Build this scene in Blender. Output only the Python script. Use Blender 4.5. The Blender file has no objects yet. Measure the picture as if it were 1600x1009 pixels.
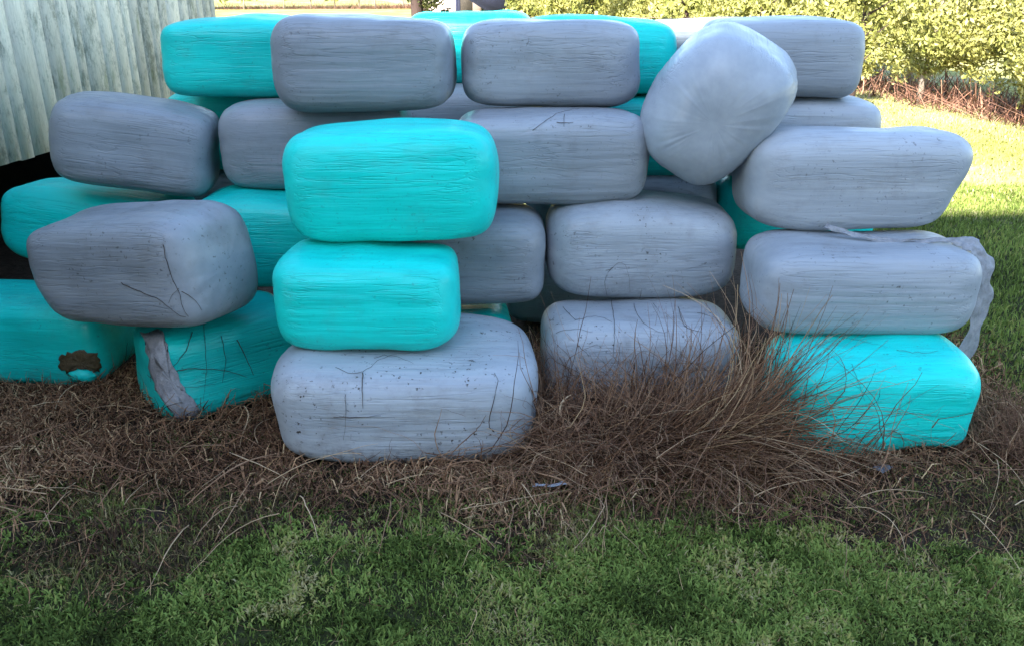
import bpy, math, random
import numpy as np
from mathutils import Vector, Matrix
from mathutils.bvhtree import BVHTree

random.seed(7)
RNG = np.random.default_rng(11)
scene = bpy.context.scene
COL = scene.collection

# ------------------------------------------------------------------ camera
H = 1.85
F = 1330.0
PITCH = math.atan(534 / 1330)
cam_d = bpy.data.cameras.new("camera")
cam = bpy.data.objects.new("camera", cam_d)
COL.objects.link(cam)
cam.location = (0, 0, H)
cam.rotation_euler = (math.pi / 2 - PITCH, 0, 0)
cam_d.sensor_width = 36
cam_d.lens = F / 1600 * 36
cam_d.clip_start = 0.05
cam_d.clip_end = 1000
scene.camera = cam


def px_ray(X, Y):
    xc, yc = (X - 800) / F, (504.5 - Y) / F
    d = Vector((xc, math.cos(PITCH) + yc * math.sin(PITCH), -math.sin(PITCH) + yc * math.cos(PITCH)))
    return Vector((0, 0, H)), d.normalized()


def px_ground(X, Y, z=0.0):
    o, d = px_ray(X, Y)
    t = (z - o.z) / d.z
    return o + d * t


# ------------------------------------------------------------------ helpers
def tag(o, label=None, cat=None, group=None, kind=None):
    if label: o["label"] = label
    if cat: o["category"] = cat
    if group: o["group"] = group
    if kind: o["kind"] = kind
    return o


def empty(name, loc=(0, 0, 0)):
    o = bpy.data.objects.new(name, None)
    COL.objects.link(o)
    o.location = loc
    return o


def np_mesh(name, V, F_, mat, parent=None, tone=None, smooth=False):
    """V (n,3); F_ = list of index arrays (m,k) of equal k each; tone per vertex."""
    V = np.asarray(V, dtype=np.float32)
    me = bpy.data.meshes.new(name)
    me.vertices.add(len(V))
    me.vertices.foreach_set("co", V.ravel())
    F_ = [np.asarray(f, dtype=np.int32) for f in F_ if len(f)]
    nl = sum(f.size for f in F_)
    npoly = sum(len(f) for f in F_)
    me.loops.add(nl)
    me.loops.foreach_set("vertex_index", np.concatenate([f.ravel() for f in F_]))
    me.polygons.add(npoly)
    tot = np.concatenate([np.full(len(f), f.shape[1], dtype=np.int32) for f in F_])
    start = np.concatenate([[0], np.cumsum(tot)[:-1]]).astype(np.int32)
    me.polygons.foreach_set("loop_start", start)
    me.polygons.foreach_set("loop_total", tot)
    if smooth:
        me.polygons.foreach_set("use_smooth", np.ones(npoly, dtype=bool))
    if tone is not None:
        a = me.attributes.new("tone", "FLOAT", "POINT")
        a.data.foreach_set("value", np.asarray(tone, dtype=np.float32).ravel())
    me.update(calc_edges=True)
    me.validate()
    me.materials.append(mat)
    o = bpy.data.objects.new(name, me)
    COL.objects.link(o)
    if parent: o.parent = parent
    return o


def _hash(ix, iy, iz, seed):
    h = (ix.astype(np.int64) * 374761393 + iy.astype(np.int64) * 668265263 + iz.astype(np.int64) * 2147483647 + seed * 974634777) & 0xFFFFFFFF
    h = ((h ^ (h >> 13)) * 1274126177) & 0xFFFFFFFF
    h = (h ^ (h >> 16)) & 0xFFFFFF
    return h / float(0xFFFFFF)


def vnoise(P, seed=0):
    P = np.asarray(P, dtype=np.float64)
    i = np.floor(P).astype(np.int64)
    f = P - i
    u = f * f * (3 - 2 * f)
    r = 0
    for dx in (0, 1):
        for dy in (0, 1):
            for dz in (0, 1):
                w = (u[:, 0] if dx else 1 - u[:, 0]) * (u[:, 1] if dy else 1 - u[:, 1]) * (u[:, 2] if dz else 1 - u[:, 2])
                r = r + w * _hash(i[:, 0] + dx, i[:, 1] + dy, i[:, 2] + dz, seed)
    return r


def noise2(x, y, s, seed=0):
    return vnoise(np.stack([x * s, y * s, np.zeros_like(x)], 1), seed)


def sstep(a, b, x):
    t = np.clip((x - a) / (b - a), 0, 1)
    return t * t * (3 - 2 * t)


class MB:
    """collects boxes, tubes into one mesh"""
    def __init__(s): s.v = []; s.f = []; s.t = []
    def box(s, c, d, rot=None, tone=0.5):
        n = len(s.v)
        for z in (-1, 1):
            for y in (-1, 1):
                for x in (-1, 1):
                    p = Vector((x * d[0] / 2, y * d[1] / 2, z * d[2] / 2))
                    if rot is not None: p = rot @ p
                    s.v.append(tuple(p + Vector(c))); s.t.append(tone)
        for q in ((0, 2, 3, 1), (4, 5, 7, 6), (0, 1, 5, 4), (2, 6, 7, 3), (0, 4, 6, 2), (1, 3, 7, 5)):
            s.f.append([n + k for k in q])
    def tube(s, pts, rad, k=8, tone=0.5):
        n = len(s.v); m = len(pts)
        for i, p in enumerate(pts):
            p = Vector(p)
            t = (Vector(pts[min(i + 1, m - 1)]) - Vector(pts[max(i - 1, 0)])).normalized()
            a = t.orthogonal().normalized() if abs(t.z) > .9 else t.cross(Vector((0, 0, 1))).normalized()
            b = t.cross(a)
            r = rad[i] if hasattr(rad, '__len__') else rad
            for j in range(k):
                w = 2 * math.pi * j / k
                s.v.append(tuple(p + (a * math.cos(w) + b * math.sin(w)) * r)); s.t.append(tone)
        for i in range(m - 1):
            for j in range(k):
                s.f.append([n + i * k + j, n + i * k + (j + 1) % k, n + (i + 1) * k + (j + 1) % k, n + (i + 1) * k + j])
        s.f.append([n + j for j in range(k)][::-1]); s.f.append([n + (m - 1) * k + j for j in range(k)])
    def prism(s, poly, d, tone=.5):
        """poly list of 3d points (one face), extruded by vector d"""
        n = len(s.v); k = len(poly)
        for p in poly: s.v.append(tuple(p)); s.t.append(tone)
        for p in poly: s.v.append(tuple(Vector(p) + Vector(d))); s.t.append(tone)
        s.f.append([n + i for i in range(k)][::-1]); s.f.append([n + k + i for i in range(k)])
        for i in range(k):
            s.f.append([n + i, n + (i + 1) % k, n + k + (i + 1) % k, n + k + i])
    def build(s, name, mat, parent=None, smooth=False):
        by = {}
        for f in s.f: by.setdefault(len(f), []).append(f)
        return np_mesh(name, s.v, [np.array(x) for x in by.values()], mat, parent, s.t, smooth)


# ------------------------------------------------------------------ materials
class NT:
    def __init__(s, name):
        s.m = bpy.data.materials.new(name); s.m.use_nodes = True
        s.t = s.m.node_tree; s.n = s.t.nodes; s.l = s.t.links
        s.b = s.n["Principled BSDF"]
    def node(s, ty, **kw):
        o = s.n.new(ty)
        for k, v in kw.items():
            if k.startswith("_"): setattr(o, k[1:], v)
        for k, v in kw.items():
            if not k.startswith("_"):
                key = int(k[1:]) if k[0] == "i" and k[1:].isdigit() else k.replace("__", " ")
                if isinstance(v, bpy.types.NodeSocket): s.l.new(v, o.inputs[key])
                else: o.inputs[key].default_value = v
        return o
    def math(s, op, a, b=0.0, c=None, clamp=False):
        kw = dict(i0=a, i1=b)
        if c is not None: kw["i2"] = c
        return s.node("ShaderNodeMath", _operation=op, _use_clamp=clamp, **kw).outputs[0]
    def noise(s, vec, scale, detail=2.0, rough=.5, dist=0.0):
        return s.node("ShaderNodeTexNoise", Vector=vec, Scale=scale, Detail=detail, Roughness=rough, Distortion=dist).outputs[0]
    def map(s, vec, sc=(1, 1, 1), loc=(0, 0, 0)):
        return s.node("ShaderNodeMapping", Vector=vec, Scale=sc, Location=loc).outputs[0]
    def ramp(s, fac, stops, interp="LINEAR"):
        r = s.node("ShaderNodeValToRGB", Fac=fac)
        cr = r.color_ramp; cr.interpolation = interp
        while len(cr.elements) < len(stops): cr.elements.new(.5)
        for e, (p, c) in zip(cr.elements, stops):
            e.position = p; e.color = (c[0], c[1], c[2], 1)
        return r.outputs[0]
    def mix(s, fac, a, b, blend="MIX"):
        o = s.n.new("ShaderNodeMix"); o.data_type = "RGBA"; o.blend_type = blend
        for i, v in ((0, fac), (6, a), (7, b)):
            if isinstance(v, bpy.types.NodeSocket): s.l.new(v, o.inputs[i])
            elif i == 0: o.inputs[0].default_value = v
            else: o.inputs[i].default_value = (v[0], v[1], v[2], 1)
        return o.outputs[2]
    def rng(s, v, a, b, c=0.0, d=1.0, smooth=False):
        o = s.node("ShaderNodeMapRange", i0=v, i1=a, i2=b, i3=c, i4=d)
        if smooth: o.interpolation_type = "SMOOTHSTEP"
        return o.outputs[0]
    def set(s, **kw):
        for k, v in kw.items():
            k = k.replace("__", " ")
            if isinstance(v, bpy.types.NodeSocket): s.l.new(v, s.b.inputs[k])
            else: s.b.inputs[k].default_value = v
        return s.m
    def attr(s, name="tone"):
        return s.node("ShaderNodeAttribute", _attribute_name=name).outputs["Fac"]


def film(name, c_lo, c_hi, dirt_amt, crease_dark):
    t = NT(name)
    tc = t.node("ShaderNodeTexCoord")
    oi = t.node("ShaderNodeObjectInfo")
    off = t.node("ShaderNodeCombineXYZ", X=t.math("MULTIPLY", oi.outputs["Random"], 37.0),
                 Y=t.math("MULTIPLY", oi.outputs["Random"], 91.0), Z=t.math("MULTIPLY", oi.outputs["Random"], 53.0)).outputs[0]
    ob = t.node("ShaderNodeVectorMath", _operation="ADD", i0=tc.outputs["Object"], i1=off).outputs[0]
    nx = t.math("ABSOLUTE", t.node("ShaderNodeSeparateXYZ", Vector=tc.outputs["Normal"]).outputs[0])
    nz = t.node("ShaderNodeSeparateXYZ", Vector=tc.outputs["Normal"]).outputs[2]
    side = t.rng(nx, .15, .62, 1.0, .05, True)
    # wrinkles running the length of the bale
    warp = t.node("ShaderNodeVectorMath", _operation="ADD", i0=ob,
                  i1=t.node("ShaderNodeVectorMath", _operation="SCALE", i0=t.node("ShaderNodeTexNoise", Vector=ob, Scale=2.0).outputs[1], Scale=.018).outputs[0]).outputs[0]
    w1 = t.noise(t.map(warp, (2.0, 42, 46)), 1.0, 2.0, .5)
    w2 = t.noise(t.map(warp, (3.2, 105, 112)), 1.0, 2.0, .5)
    patchy = t.rng(t.noise(t.map(warp, (2.2, 6, 6)), 1.0, 2.0), .36, .62, .15, 1.0, True)
    ridge = t.math("ABSOLUTE", t.math("SUBTRACT", w1, .5))
    line = t.math("MULTIPLY", t.rng(ridge, .0, .045, 1.0, 0.0, True), patchy)
    fine = t.noise(ob, 24.0, 4.0, .6)
    hgt = t.math("MULTIPLY", side, t.math("ADD", t.math("MULTIPLY", line, -.12), t.math("MULTIPLY", w2, .16)))
    hgt = t.math("ADD", hgt, t.math("MULTIPLY", fine, .07))
    bump = t.node("ShaderNodeBump", Strength=.54, Distance=.022, Height=hgt).outputs[0]
    # colour of the film: layers of overlap, dust and painted wrinkle shade, all fixed to the bale
    lay = t.noise(t.map(warp, (.9, 9, 10)), 1.0, 3.0, .6)
    base = t.ramp(lay, [(.25, c_lo), (.75, c_hi)])
    crease_shade = t.rng(t.math("MULTIPLY", line, side), .0, 1.0, 1.0, 1 - crease_dark)  # wrinkle shadows darkened into the film colour along the crease lines
    base = t.mix(1.0, base, t.node("ShaderNodeCombineColor", Red=crease_shade, Green=crease_shade, Blue=crease_shade).outputs[0], "MULTIPLY")
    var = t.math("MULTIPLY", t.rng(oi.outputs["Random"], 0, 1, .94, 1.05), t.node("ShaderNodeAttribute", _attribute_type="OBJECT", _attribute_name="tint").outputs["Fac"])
    dirt = t.node("ShaderNodeAttribute", _attribute_type="OBJECT", _attribute_name="dirt").outputs["Fac"]
    dust = t.rng(t.noise(ob, 7.0, 5.0, .7), .48, .75, 0.0, dirt_amt, True)
    base = t.mix(t.math("MULTIPLY", dust, t.math("ADD", t.math("MULTIPLY", dirt, .25), .5), clamp=True), base, (.12, .105, .085))
    speck = t.math("MULTIPLY", t.math("MULTIPLY", t.rng(t.noise(ob, 55.0, 3.0, .6),   .62, .69, 0, 1), t.rng(t.noise(ob, 5.0, 2.0), .42, .60, 0, dirt_amt * 1.8)), dirt, clamp=True)
    base = t.mix(speck, base, (.04, .035, .03))
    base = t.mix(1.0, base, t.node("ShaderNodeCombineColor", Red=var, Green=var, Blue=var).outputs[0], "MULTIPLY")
    zo = t.node("ShaderNodeSeparateXYZ", Vector=tc.outputs["Object"]).outputs[2]
    mud = t.math("MULTIPLY", t.math("MULTIPLY", t.rng(zo, -.21, -.04, 1.0, 0.0, True), t.rng(t.noise(ob, 20.0, 5.0, .75), .46, .62, 0, 1, True)), t.rng(dirt, 1.2, 2.0, 0.0, .75))
    base = t.mix(mud, base, (.085, .062, .042))
    rough = t.rng(t.noise(ob, 9.0, 3.0), .3, .7, .29, .47)
    t.set(Base__Color=base, Roughness=rough, Normal=bump, IOR=1.45, Specular__IOR__Level=.35)
    return t.m


M = {}
M["grey"] = film("grey_film", (.232, .260, .286), (.325, .352, .375), .34, .16)
M["teal"] = film("teal_film", (.004, .53, .465), (.008, .72, .62), .15, .11)


def torn(name, col):
    t = NT(name)
    ob = t.node("ShaderNodeTexCoord").outputs["Object"]
    n = t.noise(ob, 60, 4, .7)
    b = t.node("ShaderNodeBump", Strength=.6, Distance=.01, Height=n).outputs[0]
    t.set(Base__Color=t.ramp(t.noise(ob, 30, 4, .7), [(.3, [c * .55 for c in col]), (.7, col)]), Roughness=.7, Normal=b)
    return t.m


M["silage"] = torn("silage", (.085, .055, .02))
M["loose_grey"] = torn("loose_grey_film", (.36, .37, .39))
_m = M["loose_grey"]; _n = _m.node_tree.nodes; _mx = _n.new("ShaderNodeMixShader"); _mx.inputs[0].default_value = .22
_m.node_tree.links.new(_n["Principled BSDF"].outputs[0], _mx.inputs[1]); _m.node_tree.links.new(_n.new("ShaderNodeBsdfTransparent").outputs[0], _mx.inputs[2])
_m.node_tree.links.new(_mx.outputs[0], _n["Material Output"].inputs[0])
M["torn_grey"] = torn("torn_grey_film", (.34, .335, .345))
M["grey_scrap"] = torn("grey_scrap", (.16, .17, .19))
M["scrap"] = torn("pale_scrap", (.42, .44, .48))


def toned(name, stops, rough=.75, trans=0.0, noise_amt=0.0, spec=.3):
    t = NT(name)
    c = t.ramp(t.attr(), stops)
    t.set(Base__Color=c, Roughness=rough, Specular__IOR__Level=spec)
    if trans:
        tr = t.node("ShaderNodeBsdfTranslucent", Color=c).outputs[0]
        mx = t.node("ShaderNodeMixShader", i0=trans, i1=t.b.outputs[0], i2=tr).outputs[0]
        t.l.new(mx, t.n["Material Output"].inputs[0])
    return t.m


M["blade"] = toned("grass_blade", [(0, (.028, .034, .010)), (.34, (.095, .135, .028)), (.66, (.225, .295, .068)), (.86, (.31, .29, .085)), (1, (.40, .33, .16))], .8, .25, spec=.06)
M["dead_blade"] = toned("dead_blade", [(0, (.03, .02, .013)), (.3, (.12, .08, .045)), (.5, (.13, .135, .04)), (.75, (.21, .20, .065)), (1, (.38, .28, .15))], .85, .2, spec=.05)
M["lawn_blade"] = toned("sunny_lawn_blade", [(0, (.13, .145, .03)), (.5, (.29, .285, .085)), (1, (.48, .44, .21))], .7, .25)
M["straw"] = toned("dry_straw", [(0, (.04, .022, .014)), (.35, (.155, .078, .043)), (.7, (.34, .19, .10)), (1, (.55, .38, .20))], .9, spec=.06)
M["weed"] = toned("dry_weed", [(0, (.035, .018, .012)), (.4, (.17, .090, .055)), (.75, (.33, .195, .115)), (1, (.56, .40, .24))], .9, spec=.06)
M["vine"] = toned("dark_vine", [(0, (.022, .015, .012)), (1, (.10, .062, .042))], .8)
M["hedge_leaf"] = toned("hedge_leaf", [(0, (.05, .055, .015)), (.2, (.16, .175, .035)), (.6, (.34, .33, .10)), (1, (.47, .44, .19))], .6, .3)
M["twig"] = toned("hedge_twig", [(0, (.04, .018, .014)), (.6, (.16, .075, .05)), (1, (.36, .20, .13))], .85)


def bark(name, col):
    t = NT(name)
    ob = t.node("ShaderNodeTexCoord").outputs["Object"]
    n = t.noise(t.map(ob, (14, 14, 3)), 1.5, 4, .7)
    t.set(Base__Color=t.ramp(n, [(.3, [c * .45 for c in col]), (.75, col)]), Roughness=.9,
          Normal=t.node("ShaderNodeBump", Strength=.6, Distance=.02, Height=n).outputs[0])
    return t.m


M["bark_pale"] = bark("pale_bark", (.38, .32, .26))
M["bark_dark"] = bark("dark_bark", (.055, .03, .024))


def boards():
    t = NT("weathered_board")
    ob = t.node("ShaderNodeTexCoord").outputs["Object"]
    tn = t.attr()
    offv = t.node("ShaderNodeCombineXYZ", X=t.math("MULTIPLY", tn, 7.0), Y=t.math("MULTIPLY", tn, 5.0), Z=t.math("MULTIPLY", tn, 17.0)).outputs[0]
    v = t.node("ShaderNodeVectorMath", _operation="ADD", i0=ob, i1=offv).outputs[0]
    g = t.noise(t.map(v, (110, 110, 10)), 1.0, 6, .75, .3)
    blot = t.noise(t.map(v, (13, 13, 8)), 1.0, 7, .8)
    paint = t.ramp(g, [(.28, (.44, .43, .36)), (.45, (.70, .65, .54)), (.7, (.86, .80, .68))])
    wood = t.ramp(g, [(.3, (.22, .22, .17)), (.7, (.46, .46, .38))])
    base = t.mix(t.rng(t.math("ADD", blot, t.math("MULTIPLY", tn, .10)), .50, .72, 0, 1, True), paint, wood)
    moss = t.rng(t.noise(t.map(v, (9, 9, 3)), 1.0, 4, .7), .60, .72, 0, .5)
    base = t.mix(moss, base, (.20, .24, .09))
    pv = t.rng(t.math("FRACT", t.math("MULTIPLY", tn, 13.7)), 0, 1, .74, 1.05)
    base = t.mix(1.0, base, t.node("ShaderNodeCombineColor", Red=pv, Green=pv, Blue=pv).outputs[0], "MULTIPLY")
    t.set(Base__Color=base, Roughness=.9, Specular__IOR__Level=.1)
    return t.m


M["board"] = boards()


def plain(name, a, b, scale=6, rough=.7, bump=.2, metal=0.0):
    t = NT(name)
    ob = t.node("ShaderNodeTexCoord").outputs["Object"]
    n = t.noise(ob, scale, 5, .65)
    t.set(Base__Color=t.ramp(n, [(.3, a), (.7, b)]), Roughness=rough, Metallic=metal,
          Normal=t.node("ShaderNodeBump", Strength=bump, Distance=.02, Height=n).outputs[0])
    return t.m


M["timber_dark"] = plain("dark_timber", (.02, .017, .014), (.05, .04, .03), 10, .9)
M["roof_iron"] = plain("roof_iron", (.16, .15, .15), (.26, .25, .25), 4, .5)
M["shade_barn_wall"] = plain("shade_barn_wall", (.45, .45, .46), (.58, .58, .6), 2, .8)
M["navy"] = plain("navy_steel", (.005, .007, .024), (.010, .013, .036), 5, .85)
M["pink_wall"] = plain("pale_pink_wall", (.42, .33, .32), (.55, .46, .45), 2, .8)
M["wire"] = plain("fence_wire", (.10, .07, .06), (.18, .12, .10), 5, .8)


def ground_mat():
    t = NT("ground_soil")
    ob = t.node("ShaderNodeTexCoord").outputs["Object"]
    sx = t.node("ShaderNodeSeparateXYZ", Vector=ob)
    n1 = t.noise(ob, 3.0, 6, .65); n2 = t.noise(ob, 28.0, 5, .7); n3 = t.noise(ob, .35, 4, .6)
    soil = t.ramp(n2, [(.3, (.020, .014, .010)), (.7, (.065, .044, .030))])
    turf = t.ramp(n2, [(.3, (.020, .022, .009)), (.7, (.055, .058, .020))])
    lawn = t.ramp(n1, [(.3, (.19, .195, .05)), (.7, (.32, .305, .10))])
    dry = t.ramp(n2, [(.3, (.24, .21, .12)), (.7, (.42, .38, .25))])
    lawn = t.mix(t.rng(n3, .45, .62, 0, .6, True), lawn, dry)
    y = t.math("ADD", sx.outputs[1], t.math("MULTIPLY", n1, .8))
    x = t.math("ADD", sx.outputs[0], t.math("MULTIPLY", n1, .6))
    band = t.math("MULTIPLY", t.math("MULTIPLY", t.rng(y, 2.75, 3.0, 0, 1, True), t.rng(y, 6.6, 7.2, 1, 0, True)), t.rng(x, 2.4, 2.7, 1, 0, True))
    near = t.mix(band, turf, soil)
    # strip of bare pale ground along the hedge foot
    hx = t.math("ADD", t.math("ADD", sx.outputs[0], t.math("MULTIPLY", sx.outputs[1], .237)), t.math("MULTIPLY", n1, .5))
    foot = t.math("MULTIPLY", t.rng(hx, 8.6, 9.4, 0, 1, True), t.rng(hx, 10.2, 10.6, 1, 0, True))
    lawn = t.mix(t.math("MULTIPLY", foot, .8), lawn, dry)
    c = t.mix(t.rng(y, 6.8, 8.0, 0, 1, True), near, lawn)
    t.set(Base__Color=c, Roughness=.95, Specular__IOR__Level=.1,
          Normal=t.node("ShaderNodeBump", Strength=.7, Distance=.03, Height=n2).outputs[0])
    return t.m


M["ground"] = ground_mat()

# ------------------------------------------------------------------ ground sheet
def axis(lo, hi, c0, c1, st):
    a = list(np.arange(c0, c1, st)); s = st
    while a[-1] < hi: s *= 1.18; a.append(a[-1] + s)
    s = st
    while a[0] > lo: s *= 1.18; a.insert(0, a[0] - s)
    return np.array(a)


def ground_z(x, y):
    z = .05 * (noise2(x, y, 1.1, 3) - .5) + .025 * (noise2(x, y, 5.0, 4) - .5)
    pile = sstep(3.0, 3.3, y) * sstep(5.4, 5.0, y) * sstep(-2.9, -2.5, x) * sstep(2.3, 1.9, x)
    z = z * (1 - pile) - .005
    return z


gx = axis(-260, 260, -4, 5, .06); gy = axis(-60, 500, 1.2, 8.5, .06)
GX, GY = np.meshgrid(gx, gy); xx, yy = GX.ravel(), GY.ravel()
V = np.stack([xx, yy, ground_z(xx, yy)], 1)
nx_, ny_ = len(gx), len(gy)
ii = (np.arange(ny_ - 1)[:, None] * nx_ + np.arange(nx_ - 1)[None]).ravel()
g = np_mesh("ground", V, [np.stack([ii, ii + 1, ii + nx_ + 1, ii + nx_], 1)], M["ground"], smooth=True)
tag(g, "soil and turf ground under the stacked bales", "ground", kind="structure")

# ------------------------------------------------------------------ bales
EXP = np.array([6.2, 4.3, 4.3])
NU, NCAP, NP = 66, 12, 208


def rotm(yaw, roll, pit):
    y, r, q = map(math.radians, (yaw, roll, pit))
    Rz = np.array([[math.cos(y), -math.sin(y), 0], [math.sin(y), math.cos(y), 0], [0, 0, 1]])
    Ry = np.array([[math.cos(r), 0, math.sin(r)], [0, 1, 0], [-math.sin(r), 0, math.cos(r)]])
    Rx = np.array([[1, 0, 0], [0, math.cos(q), -math.sin(q)], [0, math.sin(q), math.cos(q)]])
    return Rz @ Ry @ Rx


def unit_bale(exp):
    prof = [(-1, r) for r in np.linspace(0, 1, NCAP + 1)[1:-1] ** .8] + [(u, 1) for u in np.linspace(-1, 1, NU)] + [(1, r) for r in (np.linspace(0, 1, NCAP + 1)[1:-1] ** .8)[::-1]]
    k = NP // 4; s = np.linspace(-1, 1, k, endpoint=False)
    per = np.concatenate([np.stack([s, -np.ones(k)], 1), np.stack([np.ones(k), s], 1), np.stack([-s, np.ones(k)], 1), np.stack([-np.ones(k), -s], 1)])
    D = np.concatenate([np.stack([np.full(NP, u), per[:, 0] * r, per[:, 1] * r], 1) for u, r in prof] + [np.array([[-1, 0, 0], [1, 0, 0]])])
    lo = np.zeros(len(D)); hi = np.ones(len(D))
    for _ in range(30):
        m = (lo + hi) / 2; v = (np.abs(D * m[:, None]) ** exp).sum(1)
        lo = np.where(v < 1, m, lo); hi = np.where(v < 1, hi, m)
    P = D * lo[:, None]
    n = len(prof)
    a = (np.arange(n - 1)[:, None] * NP + np.arange(NP)[None]); b = (np.arange(n - 1)[:, None] * NP + (np.arange(NP) + 1)[None] % NP)
    quads = np.stack([a.ravel(), (a + NP).ravel(), (b + NP).ravel(), b.ravel()], 1)
    j = np.arange(NP); p0, p1 = n * NP, n * NP + 1
    tris = np.concatenate([np.stack([np.full(NP, p0), j, (j + 1) % NP], 1), np.stack([np.full(NP, p1), (n - 1) * NP + (j + 1) % NP, (n - 1) * NP + j], 1)])
    return P, quads, tris


UNIT = {}
BALES = {}


def make_bale(key, c, x, y, z0, L, W, h, yaw=0, roll=0, pit=0, exp=None, taper=0.0, shear_r=0.0, shear_l=0.0, pinch=0.0, pleats=0.0, lean=0.0, tint=1.0, dirt=1.0, label="", group=None, wr=1.0):
    e = tuple(exp) if exp else tuple(EXP)
    if e not in UNIT: UNIT[e] = unit_bale(np.array(e))
    P, quads, tris = UNIT[e]
    seed = sum(ord(ch) * (i + 3) for i, ch in enumerate(key))
    q = P.copy()
    G = np.sign(P) * np.abs(P) ** (np.array(e) - 1) * np.array(e) / np.array([L, W, h])
    N = G / np.maximum(np.linalg.norm(G, axis=1), 1e-9)[:, None]
    S = P * np.array([L / 2, W / 2, h / 2])
    so = seed * 1.37
    side = 1 - sstep(.18, .55, np.abs(N[:, 0])) * .9
    d = .044 * (vnoise(S * 3.0 + so, seed) - .5) + .010 * (vnoise(S * 8 + so, seed + 1) - .5)
    wq = S + .010 * (vnoise(S * 4 + so, seed + 7) - .5)[:, None]
    w1 = 1 - np.abs(vnoise(wq * [1.9, 30, 33] + so, seed + 2) - .5) * 2
    w2 = vnoise(wq * [4.2, 46, 50] + so, seed + 3)
    d += wr * side * (-.0026 * w1 ** 4 * sstep(.35, .6, vnoise(S * [1.2, 5, 5] + so, seed + 4)) + .0016 * (w2 - .5))
    th = np.arctan2(S[:, 2], S[:, 1]); rr = np.hypot(S[:, 1] / W, S[:, 2] / h) * 2
    pk = 15 if pleats else 5
    pleat = vnoise(np.stack([np.cos(th) * pk + rr * .6, np.sin(th) * pk, rr * 1.5 + so], 1), seed + 5)
    d += (1 - side) * (.006 + pleats * sstep(.06, .26, (S @ rotm(yaw, roll, pit).T)[:, 2] + .12 * (vnoise(S * 4, seed + 8) - .5)) * sstep(.2, .6, rr)) * (pleat - .5) * np.clip(rr, .0, 1)
    S = S + N * d[:, None]
    u = S[:, 0] / (L / 2)
    S[:, 2] *= 1 + taper * u
    S[:, 0] += shear_r * S[:, 2] * np.clip(u, 0, 1) ** 2 + shear_l * S[:, 2] * np.clip(-u, 0, 1) ** 2
    R = rotm(yaw, roll, pit)
    if pinch:
        Q = S @ R.T; Q[:, 0] *= 1 + pinch * np.clip(Q[:, 2], -1, .12); Q[:, 0] += lean * Q[:, 2]; S = Q @ R
    lo = (P * np.array([L / 2, W / 2, h / 2]) @ R.T)[:, 2].min()
    loc = Vector((x, y, z0 - lo))
    o = np_mesh("silage_bale", S, [quads[:, ::-1], tris[:, ::-1]], M["grey" if c == 'g' else "teal"], None, None, True)
    o.matrix_world = Matrix.Translation(loc) @ Matrix(R.tolist()).to_4x4()
    tag(o, label, "silage bale", group or "wrapped silage bales stacked in a pile")
    o["tint"] = float(tint); o["dirt"] = float(dirt)  # tint: film tone per bale; left greys partly carry the shed's shade
    BALES[key] = dict(o=o, R=R, c=np.array(loc), half=np.array([L, W, h]) / 2, e=np.array(e), S=S, faces=(quads, tris))
    return o


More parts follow.
